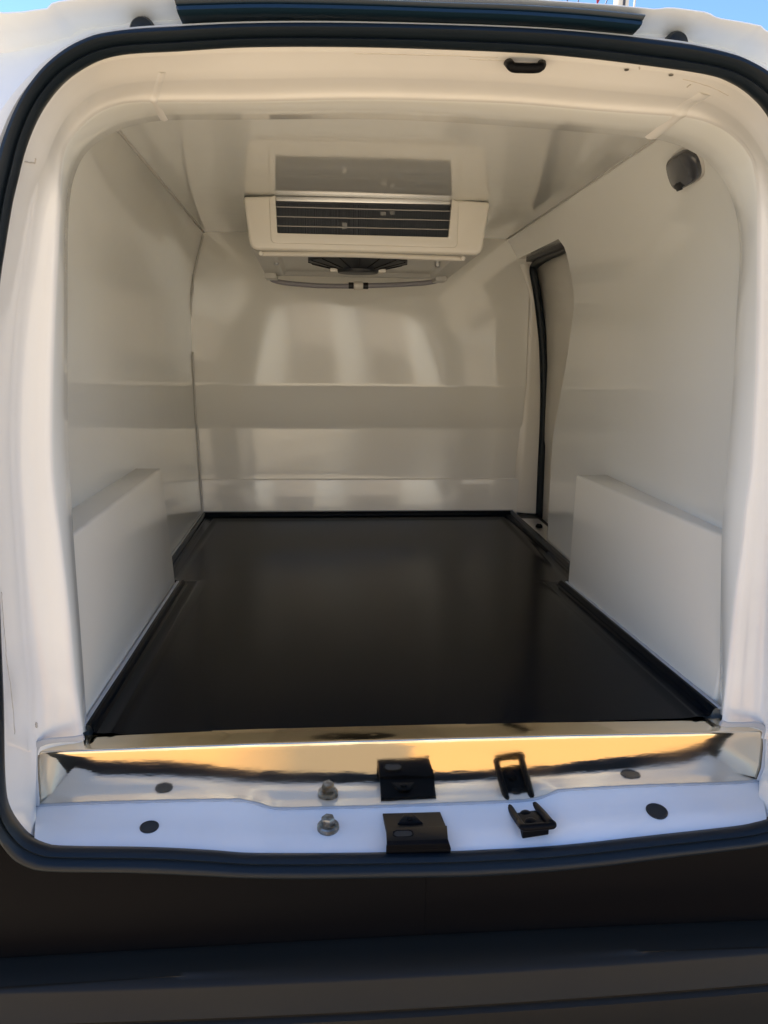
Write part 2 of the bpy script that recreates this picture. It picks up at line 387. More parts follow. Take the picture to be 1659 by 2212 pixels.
for i in range(len(outline)):
    a, b = outline[i], outline[(i + 1) % len(outline)]
    for k in range(6): dense.append(a * (1 - k / 6) + b * k / 6)
Out = byang_closed(np.array(dense), NS)
topw = np.clip((Out[:, 2] - .9) / .15, 0, 1)[:, None]
def sk(t, y, yt=None):
    yy = y * (1 - topw) + (y if yt is None else yt) * topw
    return O_full * (1 - t) + Out * t + np.concatenate([0 * yy, yy, 0 * yy], 1)
rows = [sk(-.05, .02), sk(0, .004), sk(.03, -.003), sk(.08, -.004), sk(.13, .002, .004), sk(.18, .012, .009), sk(.35, .016, .020), sk(.50, .017, .029), sk(.58, .018, .030), sk(.64, .018, .026), sk(.76, .018, .008), sk(.88, .018, -.010), sk(.95, .018, -.016), sk(.985, .02, -.016), sk(1, .024, -.012)]
back = Out.copy(); back[:, 1] = .02; back[:, 2] += .006 * topw[:, 0]; rows.append(back)
b2 = Out.copy(); b2[:, 1] = .5; b2[:, 2] += .03 * topw[:, 0]; rows.append(b2)
b3 = b2.copy(); b3[:, 1] = 3.3; rows.append(b3)
V, F = grid(rows, True); n0 = len(V); V.append(np.array([0, 3.3, .4]))
F += [((len(rows) - 1) * NS + j, (len(rows) - 1) * NS + (j + 1) % NS, n0) for j in range(NS)]
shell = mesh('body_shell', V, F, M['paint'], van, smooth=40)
# black rubber strip along the roof edge
top_s = [(687, -8), (1008, -14), (1300, -9), (1537, 0), (1800, 10), (2016, 17), (2300, 34), (2539, 58)]
bot_s = [(702, 58), (1008, 49), (1250, 51), (1494, 56), (1760, 65), (2016, 74), (2280, 92), (2514, 115)]
T3 = byarc(catmull([onY(s, -.022) for s in top_s]), 60); B3 = byarc(catmull([onY(s, -.022) for s in bot_s]), 60)
pr = [(0, .07), (0, .004), (.06, -.003), (.2, -.006), (.42, -.004), (.5, -.001), (.58, -.005), (.85, -.007), (.97, -.002), (1.0, .006), (1.0, .07)]
rows = [T3 * (1 - t) + B3 * t + np.array([0, y, 0]) for t, y in pr]
V, F = grid(rows); n = 60
F += [tuple(i * n for i in range(len(rows))), tuple(i * n + n - 1 for i in range(len(rows)))]
mesh('roof_trim_strip', V, F, M['trim'], van, smooth=45)
for s, r in (((566, 128), .0165), ((2655, 182), .0165)):
    bm = bmesh.new(); c = onY(s, .020)
    lathe(bm, c, (0, -1, 0), [(r, -.04), (r, .006), (r * .8, .012), (r * .4, .015), (.001, .016)]); finish('rubber_buffer', bm, M['rubber'], van)

# ---- white sill
plate_bot = [(143, 3171), (300, 3163), (451, 3158), (700, 3152), (928, 3149), (1000, 3160), (1040, 3172), (1094, 3183), (1300, 3179), (1497, 3174), (1723, 3166), (1981, 3156), (2080, 3150), (2130, 3140), (2175, 3122), (2222, 3110), (2521, 3094), (2852, 3083), (2990, 3072)]
PB = byarc(catmull([onY(s, YP + .002) for s in plate_bot]), 90)
SF = byarc(catmull([onY(s, 0) for s in A_bot[::-1][3:-3]]), 90)
# match columns by x
xs = np.linspace(0, 1, 110)
def byx(P, n):
    o = np.argsort(P[:, 0]); P = P[o]; t = np.linspace(P[0, 0], P[-1, 0], n)
    return np.stack([t, np.interp(t, P[:, 0], P[:, 1]), np.interp(t, P[:, 0], P[:, 2])], 1)
PBx, SFx = byx(PB, 110), byx(SF, 110)
SFx2 = SFx.copy()
rows = []
for t in (0, .02, .06, .15, .3, .45, .6, .75, .9, 1.0):
    r = SFx * (1 - t) + PBx * t
    r[:, 2] += .0035 * math.sin(math.pi * t) * np.sin(r[:, 0] * 5 + .6) + (.004 * math.sin(math.pi * min(1, t * 1.6)))
    r[:, 2] -= .010 * (1 - t) ** 1.5
    if t == 0: r[:, 2] -= .008
    rows.append(r)
V, F = grid(rows)
sill = mesh('door_sill', V, F, M['sill'], van, smooth=60)
bv = bvh(sill)
def on_sill(s):
    h = bv.ray_cast(CAM_LOC, Vector(ray(s)).normalized())
    return (h[0], h[1] if h[1].z > 0 else -h[1]) if h[0] else (Vector(onZ(s, -.13)), Vector((0, 0, 1)))
for s, r in (((588, 3256), .0155), ((2586, 3193), .0185)):
    c, nrm = on_sill(s); bm = bmesh.new()
    lathe(bm, c, nrm, [(r * 1.02, -.006), (r, .0012), (r * .93, .0018), (r * .86, .0008), (.001, .0006)]); finish('sill_plug', bm, M['plug'], van)

# ---- stainless plate: top ledge, folded edge, front face
YB = .158
pl_front = byarc([onY(s, YP) for s in ((132, 2962), (139, 2961), (1000, 2929), (2100, 2899), (2985, 2880), (3016, 2879))], 110)
xs = np.linspace(PBx[0, 0], PBx[-1, 0], 110)
zf = np.interp(xs, pl_front[:, 0], pl_front[:, 2]); zb = np.interp(xs, PBx[:, 0], PBx[:, 2]) - .004
f = lambda y, z: np.stack([xs, y + 0 * xs, z + 0 * xs], 1)
rows = [f(YB + .006, zf - .02), f(YB, zf), f(YP + .005, zf), f(YP + .002, zf - .0006), f(YP + .0006, zf - .002), f(YP, zf - .005)]
for t in np.linspace(.08, 1, 8): rows.append(f(YP + .0012 * math.sin(3 * t), (zf - .005) * (1 - t) + zb * t))
V, F = grid(rows); mesh('scuff_plate', V, F, M['steel'], van, smooth=70)
def bead(P, r, flat=.55, name='sealant_bead', m='seal_grey', n=8):
    P = np.array(P); q = byarc(P, max(8, int(len(P) * 2)))
    rr = r * (1 + .22 * np.sin(np.arange(len(q)) * .9) * rng.random(len(q)))
    bm = bmesh.new(); tube(bm, q, rr, n, flat=flat); return finish(name, bm, M[m], van)
bead(np.array([p + np.array([0, -.001, .001]) for p in byx(PB, 110)]), .0042)
bead([onY(s, YP - .003) for s in ((143, 3171), (137, 3060), (134, 2965), (140, 2936), (165, 2922), (215, 2914), (300, 2909), (330, 2903))], .0055)
bead([onY(s, YP - .003) for s in ((2990, 3072), (3010, 3020), (3016, 2930), (3012, 2870), (2985, 2852), (2930, 2853), (2852, 2854), (2838, 2846))], .0055)

# ---- lining of the load bay: side walls, ceiling, bulkhead
YBK, ZC = 1.832, 1.062
zl = [-.03, .3, .74, .82, .90, .98, 1.07]
def wallX(side, z, y):
    if side < 0: p = np.interp(z, zl, [.63, .637, .64, .638, .628, .607, .580]); tp = np.interp(z, [0, .3, .8, 1.06], [0, -.024, -.018, .065])
    else: p = np.interp(z, zl, [.618, .624, .634, .636, .630, .59, .535]); tp = np.interp(z, [0, .3, .8, 1.06], [0, -.008, .004, .06])
    return side * (p - tp * (YBK - y) / 1.6)
def on_wall(side, s):
    x = side * .6
    for _ in range(25):
        p = onX(s, x); x = .5 * x + .5 * wallX(side, p[2], p[1])
    return onX(s, x)
zs = np.concatenate([np.linspace(-.03, .74, 14), np.linspace(.76, 1.075, 14)])
ys = np.linspace(.20, YBK + .03, 26)
V, F = grid([[(wallX(-1, z, y), y, z) for y in ys] for z in zs]); mesh('side_wall', V, F, M['gel'], van, smooth=60)
# right wall stops short at the sliding doorway
op = [(2198, 941), (2222, 973), (2235, 1017), (2250, 1092), (2262, 1166), (2259, 1220), (2239, 1376), (2205, 1566), (2178, 1715), (2171, 1803), (2164, 1952), (2152, 2169)]
O3 = np.array([on_wall(1, s) for s in op]); ZT = float(O3[0][2])
oz, oy = O3[::-1, 2], O3[::-1, 1]
def yedge(z): return float(np.interp(z, oz, oy)) if z < ZT - 1e-5 else YBK + .03
zr = np.unique(np.concatenate([np.linspace(-.03, ZT - .06, 22), np.linspace(ZT - .06, ZT - .0001, 12)]))
bm = bmesh.new()
edge_top = yedge(ZT - .0001)
rows = [[(wallX(1, z, y), y, z) for y in .19 + (yedge(z) - .19) * np.linspace(0, 1, 22)] for z in zr]
V, F = grid(rows); add(bm, V, F)
rim = [r[-1] for r in rows]
yy = np.concatenate([.19 + (edge_top - .19) * np.linspace(0, 1, 22), np.linspace(edge_top, YBK + .03, 6)[1:]])
rows2 = [[(wallX(1, z, y), y, z) for y in yy] for z in np.concatenate([[ZT - .0001], np.linspace(ZT + .01, 1.075, 12)])]
V, F = grid(rows2); add(bm, V, F)
rim2 = rim + [(wallX(1, ZT - .0001, y), y, ZT - .0001) for y in np.linspace(edge_top, YBK + .03, 6)[1:]]
V, F = grid([rim2, [(x + .004, y + .002, z) for x, y, z in rim2], [(x + .05, y + .006, z + .003) for x, y, z in rim2]]); add(bm, V, F)
finish('side_wall', bm, M['gel'], van, smooth=40)
# sliding door beyond, its pillar, seal and threshold
door_y0, door_y1 = 1.05, 2.05
dprof = [(-.1, .735), (.05, .733), (.285, .727), (.31, .722), (.36, .720), (.60, .716), (.8, .700), (ZT + .0, .672), (ZT + .10, .64)]
V, F = grid([[(x, y, z) for y in np.linspace(door_y0, door_y1, 14)] for z, x in dprof])
sliding = mesh('sliding_door', V, F, M['gelplain'], van, smooth=30, bevel=0)
pil_l = [onY(s, YBK) for s in ((2040, 1040), (2083, 1179), (2066, 1342), (2046, 1600), (2029, 1884), (2024, 2016))]
pil_r = [onY(s, YBK) for s in ((2086, 1040), (2104, 1165), (2128, 1342), (2132, 1560), (2130, 1800), (2120, 2022))]
pl_ = byarc(pil_l, 30); pr_ = byarc(pil_r, 30)
V, F = grid([pl_ + np.array([-.02, .02, 0]), pl_ + np.array([0, .004, 0]), pl_ * .7 + pr_ * .3 + np.array([0, -.006, 0]), pl_ * .25 + pr_ * .75 + np.array([0, -.007, 0]), pr_, pr_ + np.array([.006, .03, 0]), pr_ + np.array([.04, .10, 0])])
mesh('door_pillar', V, F, M['gelplain'], van, smooth=50)
sp = [onY(s, YBK - .002) for s in ((2124, 2040), (2131, 1850), (2141, 1650), (2142, 1480), (2136, 1342), (2116, 1165), (2100, 1075))]
x7 = sp[-1][0]
sp += [onX(s, x7 + .003) for s in ((2106, 1046), (2130, 1024), (2165, 1004), (2215, 982), (2260, 955))]
bm = bmesh.new(); tube(bm, catmull(sp, 6), .0165, 12); finish('door_seal', bm, M['rubber'], sliding)
bm = bmesh.new()
box(bm, (x7 - .03, 1.2, ZT - .010), (x7 + .05, YBK + .05, ZT + .004)); finish('door_header', bm, M['darkslot'], van, bevel=.002)
th = [onZ(s, .012) for s in ((1996, 2032), (2040, 2050), (2152, 2158))]
bm = bmesh.new(); prism(bm, [onZ(s, .010) for s in ((1992, 2026), (2120, 2026), (2290, 2180), (2152, 2166))], (0, 0, -.03)); finish('door_threshold', bm, M['blackmetal'], van, bevel=.003)
bm = bmesh.new(); prism(bm, [onZ(s, .016) for s in ((2048, 2040), (2120, 2042), (2200, 2110), (2150, 2132))], (0, 0, -.01)); finish('threshold_plate', bm, M['alu'], van, bevel=.002)
c = onZ((2122, 2076), .016); bm = bmesh.new(); lathe(bm, c, (0, 0, 1), [(.013, 0), (.013, .006), (.008, .012), (.006, .012), (.005, .004)], 16); finish('door_roller', bm, M['blackmetal'], van)

# ceiling
xs_ = np.linspace(-.64, .62, 24)
V, F = grid([[(x, y, ZC + .004 * math.cos(x * 2.4)) for x in xs_] for y in np.linspace(.19, YBK + .03, 30)])
mesh('ceiling_panel', V, F, M['gel'], van, smooth=60)
# bulkhead with its slanted middle band and low ledge
zb1 = onY((1500, 1887), YBK)[2]; zb2 = onY((1500, 1672), YBK)[2]; zb3 = onY((1500, 1520), YBK)[2]
bp = [(-.02, YBK), (zb1 - .004, YBK), (zb1 - .001, YBK + .0015), (zb1 + .002, YBK + .005), (zb1 + .02, YBK + .006), (zb2 - .02, YBK + .004), (zb2 - .006, YBK + .003), (zb2 + .006, YBK - .001), ((zb2 + zb3) / 2, YBK - .011), (zb3 - .005, YBK - .021), (zb3 + .003, YBK - .0225), (zb3 + .012, YBK - .0225), (.62, YBK - .018), (.75, YBK - .012), (.9, YBK - .005), (1.07, YBK)]
bm = bmesh.new(); V, F = grid([[(x, y + .0025 * math.sin(x * 4 + z * 6), z) for x in np.linspace(-.66, .66, 40)] for z, y in bp])
# keep the bulkhead from poking past the pillar side
V2 = [(min(x, .632 if z < ZT else .66), y, z) for x, y, z in V]
add(bm, V2, F); finish('bulkhead', bm, M['bulk'], van, smooth=45)
# sealed corners
cn = [(wallX(-1, z, YBK - .005) + .003, YBK - .006 - (.018 if .36 < z < .62 else 0), z) for z in np.linspace(0, 1.05, 40)]
bead(cn, .0032, 1, m='seal_pale')
bead([(wallX(-1, ZC, y) + .001, y, ZC - .000) for y in np.linspace(.25, YBK, 30)], .0028, 1, m='seal_pale')
bead([(wallX(1, ZC, y) - .001, y, ZC - .000) for y in np.linspace(.25, YBK, 30)], .0028, 1, m='seal_pale')

# ---- wheel boxes
def wheel_box(side, bb, tb, tf, bf):
    b_b = onZ(bb, 0.0); t_b = onY(tb, b_b[1]); zt = t_b[2]
    t_f = onZ(tf, zt); b_f = onZ(bf, 0.0)
    y0 = .185
    # extend the inner face forward to just behind the lining edge
    def ext(p, q): t = (y0 - p[1]) / (q[1] - p[1]); return p + (q - p) * t
    t_f, b_f = ext(t_b, t_f), ext(b_b, b_f)
    xo = side * .70
    dz = np.array([0, 0, -.03])
    Vv = [b_f + dz, b_b + dz, t_b, t_f, np.array([xo, y0, -.03]), np.array([xo, b_b[1], -.03]), np.array([xo, t_b[1], zt]), np.array([xo, y0, zt])]
    mesh('wheel_box', Vv, [(0, 1, 2, 3), (3, 2, 6, 7), (1, 5, 6, 2), (4, 5, 1, 0), (0, 3, 7, 4), (4, 7, 6, 5)], M['gelbox'], van, smooth=40, bevel=.007, seg=3)
    return b_f, b_b
lf, lb = wheel_box(-1, (697, 2318), (636, 1843), (289, 2104), (340, 2875))
rf, rb = wheel_box(1, (2233, 2319), (2266, 1869), (2835, 2104), (2850, 2840))

# ---- black floor tray with an upturned rim
yF = YB - .002
ext = lambda p, q, y: p + (q - p) * ((y - p[1]) / (q[1] - p[1]))
fl, fr = ext(lb, lf, yF), ext(rb, rf, yF)
path = [fl, lb + np.array([0, .004, 0]), np.array([wallX(-1, 0, lb[1]) + .001, lb[1] + .006, 0]), np.array([wallX(-1, 0, YBK) + .001, YBK - .003, 0]),
        np.array([.612, YBK - .003, 0]), np.array([wallX(1, 0, rb[1]) - .002, rb[1] + .006, 0]), rb + np.array([0, .004, 0]), fr]
path = [np.array([p[0], p[1], 0.]) for p in path]
def offset(P, d):
    out = []
    for i in range(len(P)):
        def nrm(a, b):
            t = (b - a)[:2]; t = t / np.linalg.norm(t); return np.array([t[1], -t[0]])
        if i == 0: n_ = nrm(P[0], P[1]); q = P[0][:2] + n_ * d; q = np.array([q[0], P[0][1]])
        elif i == len(P) - 1: n_ = nrm(P[-2], P[-1]); q = P[-1][:2] + n_ * d; q = np.array([q[0], P[-1][1]])
        else:
            a, b = nrm(P[i - 1], P[i]), nrm(P[i], P[i + 1]); m_ = a + b; m_ /= max(.35, m_.dot(a)) if abs(m_.dot(a)) > .35 else 1
            q = P[i][:2] + m_ * d
        out.append(q)
    return out
sec = [(0, .020), (.004, .022), (.012, .021), (.016, .017), (.019, .008), (.024, .0045), (.040, .004), (.046, .0055), (.050, .005), (.056, .003), (.075, .0022)]
rows = [[np.array([q[0], q[1], h]) for q in offset(path, d)] for d, h in sec]
bm = bmesh.new(); V, F = grid(rows)
# finer columns so long runs shade well
n_in = len(path); V = list(V); 
inner = list(range((len(sec) - 1) * n_in, len(sec) * n_in)); F = F + [tuple(inner)]
add(bm, V, F); finish('floor_tray', bm, M['tray'], van, smooth=30, fix=True)
bead([path[0] + np.array([.003, .0, .021]), path[1] + np.array([.003, -.004, .021])], .0045)
bead([path[7] + np.array([-.003, .0, .021]), path[6] + np.array([-.003, -.004, .021])], .0045)
bead([path[2] + np.array([.003, 0, .022]), path[3] + np.array([.003, 0, .022])], .0035)
bead([path[3] + np.array([0, -.002, .022]), path[4] + np.array([0, -.002, .022])], .004)
bead([path[5] + np.array([-.003, .12, .022]), path[5] + np.array([-.003, 0, .022])], .0035)

# ---- fittings on the sill
c, nrm = on_sill((1292, 3262)); bm = bmesh.new()
lathe(bm, c, nrm, [(.0185, -.002), (.019, .002), (.0185, .007), (.0165, .009), (.010, .0095), (.001, .0095)], 32); bolt = finish('sill_bolt', bm, M['bolt'], van)
bm = bmesh.new(); lathe(bm, c + nrm * .0095, nrm, [(.0118, 0), (.0118, .010), (.0105, .0125), (.001, .013)], 6); finish('bolt_head', bm, M['bolt'], bolt, smooth=20)
# black angle bracket: raised pad, step and lower tongue
t4 = [onZ((1507, 3203), -.126), onZ((1733, 3197), -.126), onZ((1756, 3254), -.121), onZ((1521, 3264), -.121)]
low = [onY((1775, 3352), -.004), onY((1521, 3358), -.004)]
bm = bmesh.new()
u = [t4[0], t4[1], t4[2], t4[3]]
rowsb = [[u[0], u[1]], [u[3], u[2]],
         [u[3] + np.array([0, -.003, .0035]), u[2] + np.array([.001, -.003, .0035])],
         [onZ((1524, 3312), -.113), onZ((1764, 3304), -.113)],
         [onZ((1522, 3328), -.116), onZ((1770, 3322), -.116)],
         [np.array(low[1]) + np.array([0, .0, .006]), np.array(low[0]) + np.array([0, .0, .006])],
         [np.array(low[1]), np.array(low[0])]]
V, F = grid(rowsb); k = len(V)
V = list(V) + [v + np.array([0, .006, -.010]) for v in V]; nF = list(F) + [tuple(i + k for i in f[::-1]) for f in F]
m_ = len(rowsb)
bound = [2 * i for i in range(m_)] + [2 * i + 1 for i in range(m_ - 1, -1, -1)]
nF += [(bound[i], bound[(i + 1) % len(bound)], bound[(i + 1) % len(bound)] + k, bound[i] + k) for i in range(len(bound))]
add(bm, V, nF); brk = finish('latch_bracket', bm, M['blackmetal'], van, bevel=.0018, seg=2, smooth=40)
cc = onZ((1587, 3284), -.1155)
bm = bmesh.new()
sl_ = []
for a in np.linspace(0, 2 * math.pi, 24, endpoint=False):
    sl_.append(cc + np.array([.0075 * np.sign(math.cos(a)) * (abs(math.cos(a)) > .05) + .0072 * math.cos(a), .0072 * math.sin(a), -.0002]))
prism(bm, [p + np.array([0, 0, .0012]) for p in sl_], (0, 0, -.006)); slot = finish('bracket_slot', bm, M['plug'], brk)
bm = bmesh.new(); ring = [p + (p - cc) * .16 + np.array([0, 0, .001]) for p in sl_]; tube(bm, ring, .0009, 6, closed=True); finish('slot_rim', bm, M['blackmetal'], slot)
tc_ = (t4[0] * .55 + t4[1] * .45) * .5 + (t4[3] * .6 + t4[2] * .4) * .5
tri = [tc_ + np.array([dx, dy, .0002]) for dx, dy in ((-.022, -.012), (.022, -.012), (.009, .012), (-.009, .012))]
bm = bmesh.new(); prism(bm, tri, (0, 0, .0035)); finish('bracket_emboss', bm, M['blackmetal'], brk, bevel=.0025, seg=3)
c2 = tc_ + np.array([.0, -.002, .0043]); bm = bmesh.new(); lathe(bm, c2, (0, 0, 1), [(.006, 0), (.0055, .0015), (.002, .002), (.001, .002)], 14); finish('rivet', bm, M['blackmetal'], brk)
# lower striker: plate, two rods, cross bar, screws
def strike_low():
    B = [onY((2018, 3183), .097), onY((2112, 3173), .097), onY((2164, 3240), .020), onY((2060, 3256), .020)]
    B = [p + np.array([0, 0, -.001]) for p in B]
    bm = bmesh.new(); prism(bm, B, (0, 0, -.022)); st = finish('door_striker', bm, M['blackmetal'], van, bevel=.0015)
    pts = [((2007, 3180), .100), ((2030, 3217), .058), ((2053, 3250), .018), ((2060, 3257), .010), ((2074, 3259), .007), ((2120, 3255), .006), ((2168, 3251), .006), ((2177, 3246), .009), ((2165, 3236), .017), ((2138, 3204), .058), ((2106, 3170), .100)]
    bm = bmesh.new(); tube(bm, catmull([onY(*p) for p in pts], 6), .0062, 12); finish('striker_loop', bm, M['blackmetal'], st)
    for s, y in (((2072, 3206), .074), ((2092, 3236), .040)):
        bm = bmesh.new(); lathe(bm, onY(s, y) + np.array([0, 0, -.002]), (0, 0, 1), [(.0115, 0), (.011, .003), (.008, .0055), (.003, .0065), (.001, .0065)], 18); finish('screw_head', bm, M['blackmetal'], st)
strike_low()
# upper striker loop hanging in the header
yt = .035
pts = [(1996, 240), (2004, 249), (2012, 259), (2024, 266), (2060, 268), (2110, 268), (2128, 262), (2133, 252), (2128, 238)]
a = [onY(s, yt - .012 * (1 if 1 < i < 7 else 0)) for i, s in enumerate(pts)]
bm = bmesh.new()
top_l, top_r = onY((1990, 232), yt + .03), onY((2128, 228), yt + .03)
tube(bm, catmull([top_l] + a[1:8] + [top_r], 5), .0062, 12); su = finish('door_striker', bm, M['blackmetal'], van)
bm = bmesh.new(); tube(bm, [top_l, top_r], .005, 10); finish('striker_rod', bm, M['blackmetal'], su)
bm = bmesh.new(); P4 = [onY(s, yt + .03) + np.array([0, 0, .012]) for s in ((1975, 225), (2150, 221), (2165, 262), (1965, 265))]
# ---- screw dimples on the header
for s in ((2470, 290), (2641, 332)):
    i = int(np.argmin(np.linalg.norm(np.array([((p - CL) @ CR)[:2] / -((p - CL) @ CR)[2] for p in jrows[4]]) - np.array([(s[0] * PK - 829.5) / FOC, -(s[1] * PK - 1106) / FOC]), axis=1)))
    bm = bmesh.new(); lathe(bm, jrows[4][i] - No[i] * .001, -No[i], [(.0032, 0), (.003, .001), (.001, .0015)], 10); finish('rivet', bm, M['bolt'], van)

# ---- rear panel below the seal and bumper
zr0 = -.150; zr1 = onY((1512, 3690), -.012)[2]; zr2 = onY((1512, 3772), -.075)[2]; zr3 = onY((1512, 3990), -.105)[2]
bprof = [(.02, zr0), (-.006, zr0 - .002), (-.010, zr0 - .014), (-.011, zr1 + .06), (-.011, zr1 + .021), (-.012, zr1 + .012), (-.013, zr1 + .001), (-.005, zr1 - .004),
         (-.006, zr1 - .001), (-.012, zr1 + .0004)] + [(-.012 - .073 * math.sin(a), zr1 - (zr1 - zr2 + .034) * (1 - math.cos(a))) for a in np.linspace(.12, math.pi / 2, 12)] + [
         (-.105, zr3 + .006), (-.101, zr3 + .002), (-.101, zr3 - .002), (-.110, zr3 - .006), (-.115, zr3 - .05), (-.09, -.56), (.02, -.56)]
xb = np.linspace(-.868, .868, 160)
Ob = O_full[O_full[:, 2] < .05]; Ob = Ob[np.argsort(Ob[:, 0])]
def ztop(x): return float(np.interp(x, Ob[:, 0], Ob[:, 2])) + .012
zc_ = zr1 + .02
def bz(x, z):
    if z <= zc_: return z - .012 * (x / .92) ** 2 * (zc_ - z) / .03 if z > zc_ - .03 else z - .012 * (x / .92) ** 2
    zt = min(ztop(x), zr0 + .10); return zc_ + (z - zc_) * (zt - zc_) / (zr0 - zc_)
bgrid = lambda pr: grid([[(x, y + (.035 * (x / .92) ** 2 if z < zr1 - .005 else 0), bz(x, z)) for x in xb] for y, z in pr])
V, F = bgrid(bprof[:8]); rearp = mesh('rear_panel', V, F, M['panel'], van, smooth=50)
V, F = bgrid(bprof[8:]); bumper = mesh('rear_bumper', V, F, M['bumper'], van, smooth=50)
xm = onY((1672, 3700), -.012)[0]
bm = bmesh.new()
for dx in (-.0011, .0011): pass
V, F = grid([[(xm + dx, y - dy, z + (.0006 if dy else 0)) for dx, dy in ((-.0014, -.001), (-.0006, .0007), (.0006, .0007), (.0014, -.001))] for y, z in bprof[2:7]])
mesh('mould_line', V, F, M['panel'], rearp, smooth=60)

# ---- rear wheels
def wheel(side):
    c = (side * .74, .85, GZ + .31); bm = bmesh.new()
    lathe(bm, c, (side, 0, 0), [(.19, -.085), (.27, -.085), (.30, -.07), (.31, -.04), (.31, .04), (.30, .07), (.27, .085), (.19, .085)], 40); t = finish('rear_tyre', bm, M['tyre'], van)
    bm = bmesh.new(); lathe(bm, c, (side, 0, 0), [(.19, -.06), (.195, .07), (.17, .06), (.06, .05), (.05, .07), (.001, .07)], 32); finish('rim', bm, M['alu'], t)
wheel(-1); wheel(1)

# ------------------------------------------------------------------ refrigeration unit under the ceiling
YU = 1.10
unit = thing('refrigeration_unit', 'cream evaporator cooling unit with finned coil hanging from the load bay ceiling', 'cooling unit', (float(onY((1443, 780), YU)[0]), YU + .25, ZC))
fp = lambda s, y=YU: onY(s, y)
def ushape(outer, inner, y, depth, name, bev, parent, rad=0):
    o = [fp(s, y) for s in outer]; i = [fp(s, y) for s in inner]
    def rnd(a, b, c):
        if not rad: return [b]
        p0 = b + (a - b) / np.linalg.norm(a - b) * rad; p2 = b + (c - b) / np.linalg.norm(c - b) * rad
        return [(1 - t) ** 2 * p0 + 2 * t * (1 - t) * b + t * t * p2 for t in np.linspace(0, 1, 6)]
    P = [o[0]] + rnd(o[0], o[1], o[2]) + rnd(o[1], o[2], o[3]) + [o[3], i[3], i[2], i[1], i[0]]
    bm = bmesh.new(); prism(bm, P, (0, depth, 0)); return finish(name, bm, M['gelplain'], parent, bevel=bev, seg=4, smooth=40)
opn = [(1083, 770), (1091, 919), (1767, 936), (1782, 784)]
ushape([(956, 773), (986, 983), (1898, 1003), (1931, 795)], opn, YU, .045, 'front_bezel', .009, unit, .022)
ushape([(1059, 776), (1066, 957), (1801, 976), (1808, 796)], [(1084, 768), (1092, 917), (1766, 934), (1781, 782)], YU - .0035, .012, 'inner_bezel', .003, unit, .014)
# body behind the bezel
tl, tr, br, bl = fp((962, 775), YU + .04), fp((1925, 797), YU + .04), fp((1890, 998), YU + .04), fp((992, 978), YU + .04)
YE = 1.60
zbk = fp((1400, 1092), YE)[2]
bl2 = np.array([fp((1062, 1092), YE)[0] - .012, YE, zbk]); br2 = np.array([fp((1745, 1104), YE)[0] + .012, YE, zbk])
tl[2] = tr[2] = ZC + .003
Vb = [tl, tr, br, bl, np.array([bl2[0], YE, ZC + .003]), np.array([br2[0], YE, ZC + .003]), br2, bl2]
bm = bmesh.new(); add(bm, Vb, [(1, 0, 4, 5), (0, 3, 7, 4), (2, 1, 5, 6), (4, 7, 6, 5)]); finish('housing', bm, M['gelplain'], unit, fix=True)
# underside with a folded rim and recessed middle
def upt(a, b): return (bl * (1 - a) + br * a) * (1 - b) + (bl2 * (1 - a) + br2 * a) * b
bm = bmesh.new()
loop = lambda m, dz: [upt(m, m * 1.2) + np.array([0, 0, dz]), upt(1 - m, m * 1.2) + np.array([0, 0, dz]), upt(1 - m, 1 - m * 1.2) + np.array([0, 0, dz]), upt(m, 1 - m * 1.2) + np.array([0, 0, dz])]
rr = [loop(0, 0), loop(.07, -.002), loop(.085, -.006), loop(.10, -.006), loop(.115, .006), loop(.14, .008)]
V, F = grid(rr, True); F += [(20, 21, 22, 23)]
add(bm, V, F); finish('underside_panel', bm, M['traymetal'], unit, smooth=30, bevel=.0015)
bm = bmesh.new(); tube(bm, byarc([fp((1024, 1000), YU + .03), fp((1400, 1004), YU + .022), fp((1828, 1020), YU + .03)], 12), .0085, 12, flat=.8); finish('lower_lip', bm, M['gelplain'], unit)
for s in ((1028, 999), (1822, 1018)):
    bm = bmesh.new(); lathe(bm, fp(s, YU + .018), (0, -1, 0), [(.0062, 0), (.0062, .006), (.004, .008), (.001, .008)], 14); finish('lip_cap', bm, M['gelplain'], unit)
for s in ((1090, 1036), (1722, 1044)):
    bm = bmesh.new(); p = onZ(s, zbk + .015); lathe(bm, p, (0, 0, -1), [(.008, -.01), (.008, .004), (.005, .007), (.001, .007)], 12); finish('screw_head', bm, M['alu'], unit)
for s, d in (((1068, 1078), 1), ((1732, 1088), -1)):
    p = fp(s, YE - .02); bm = bmesh.new(); box(bm, (p[0] - .02, YE - .06, p[2] - .018), (p[0] + .02, YE + .03, p[2] + .012)); finish('hanger_bracket', bm, M['traymetal'], unit, bevel=.003)
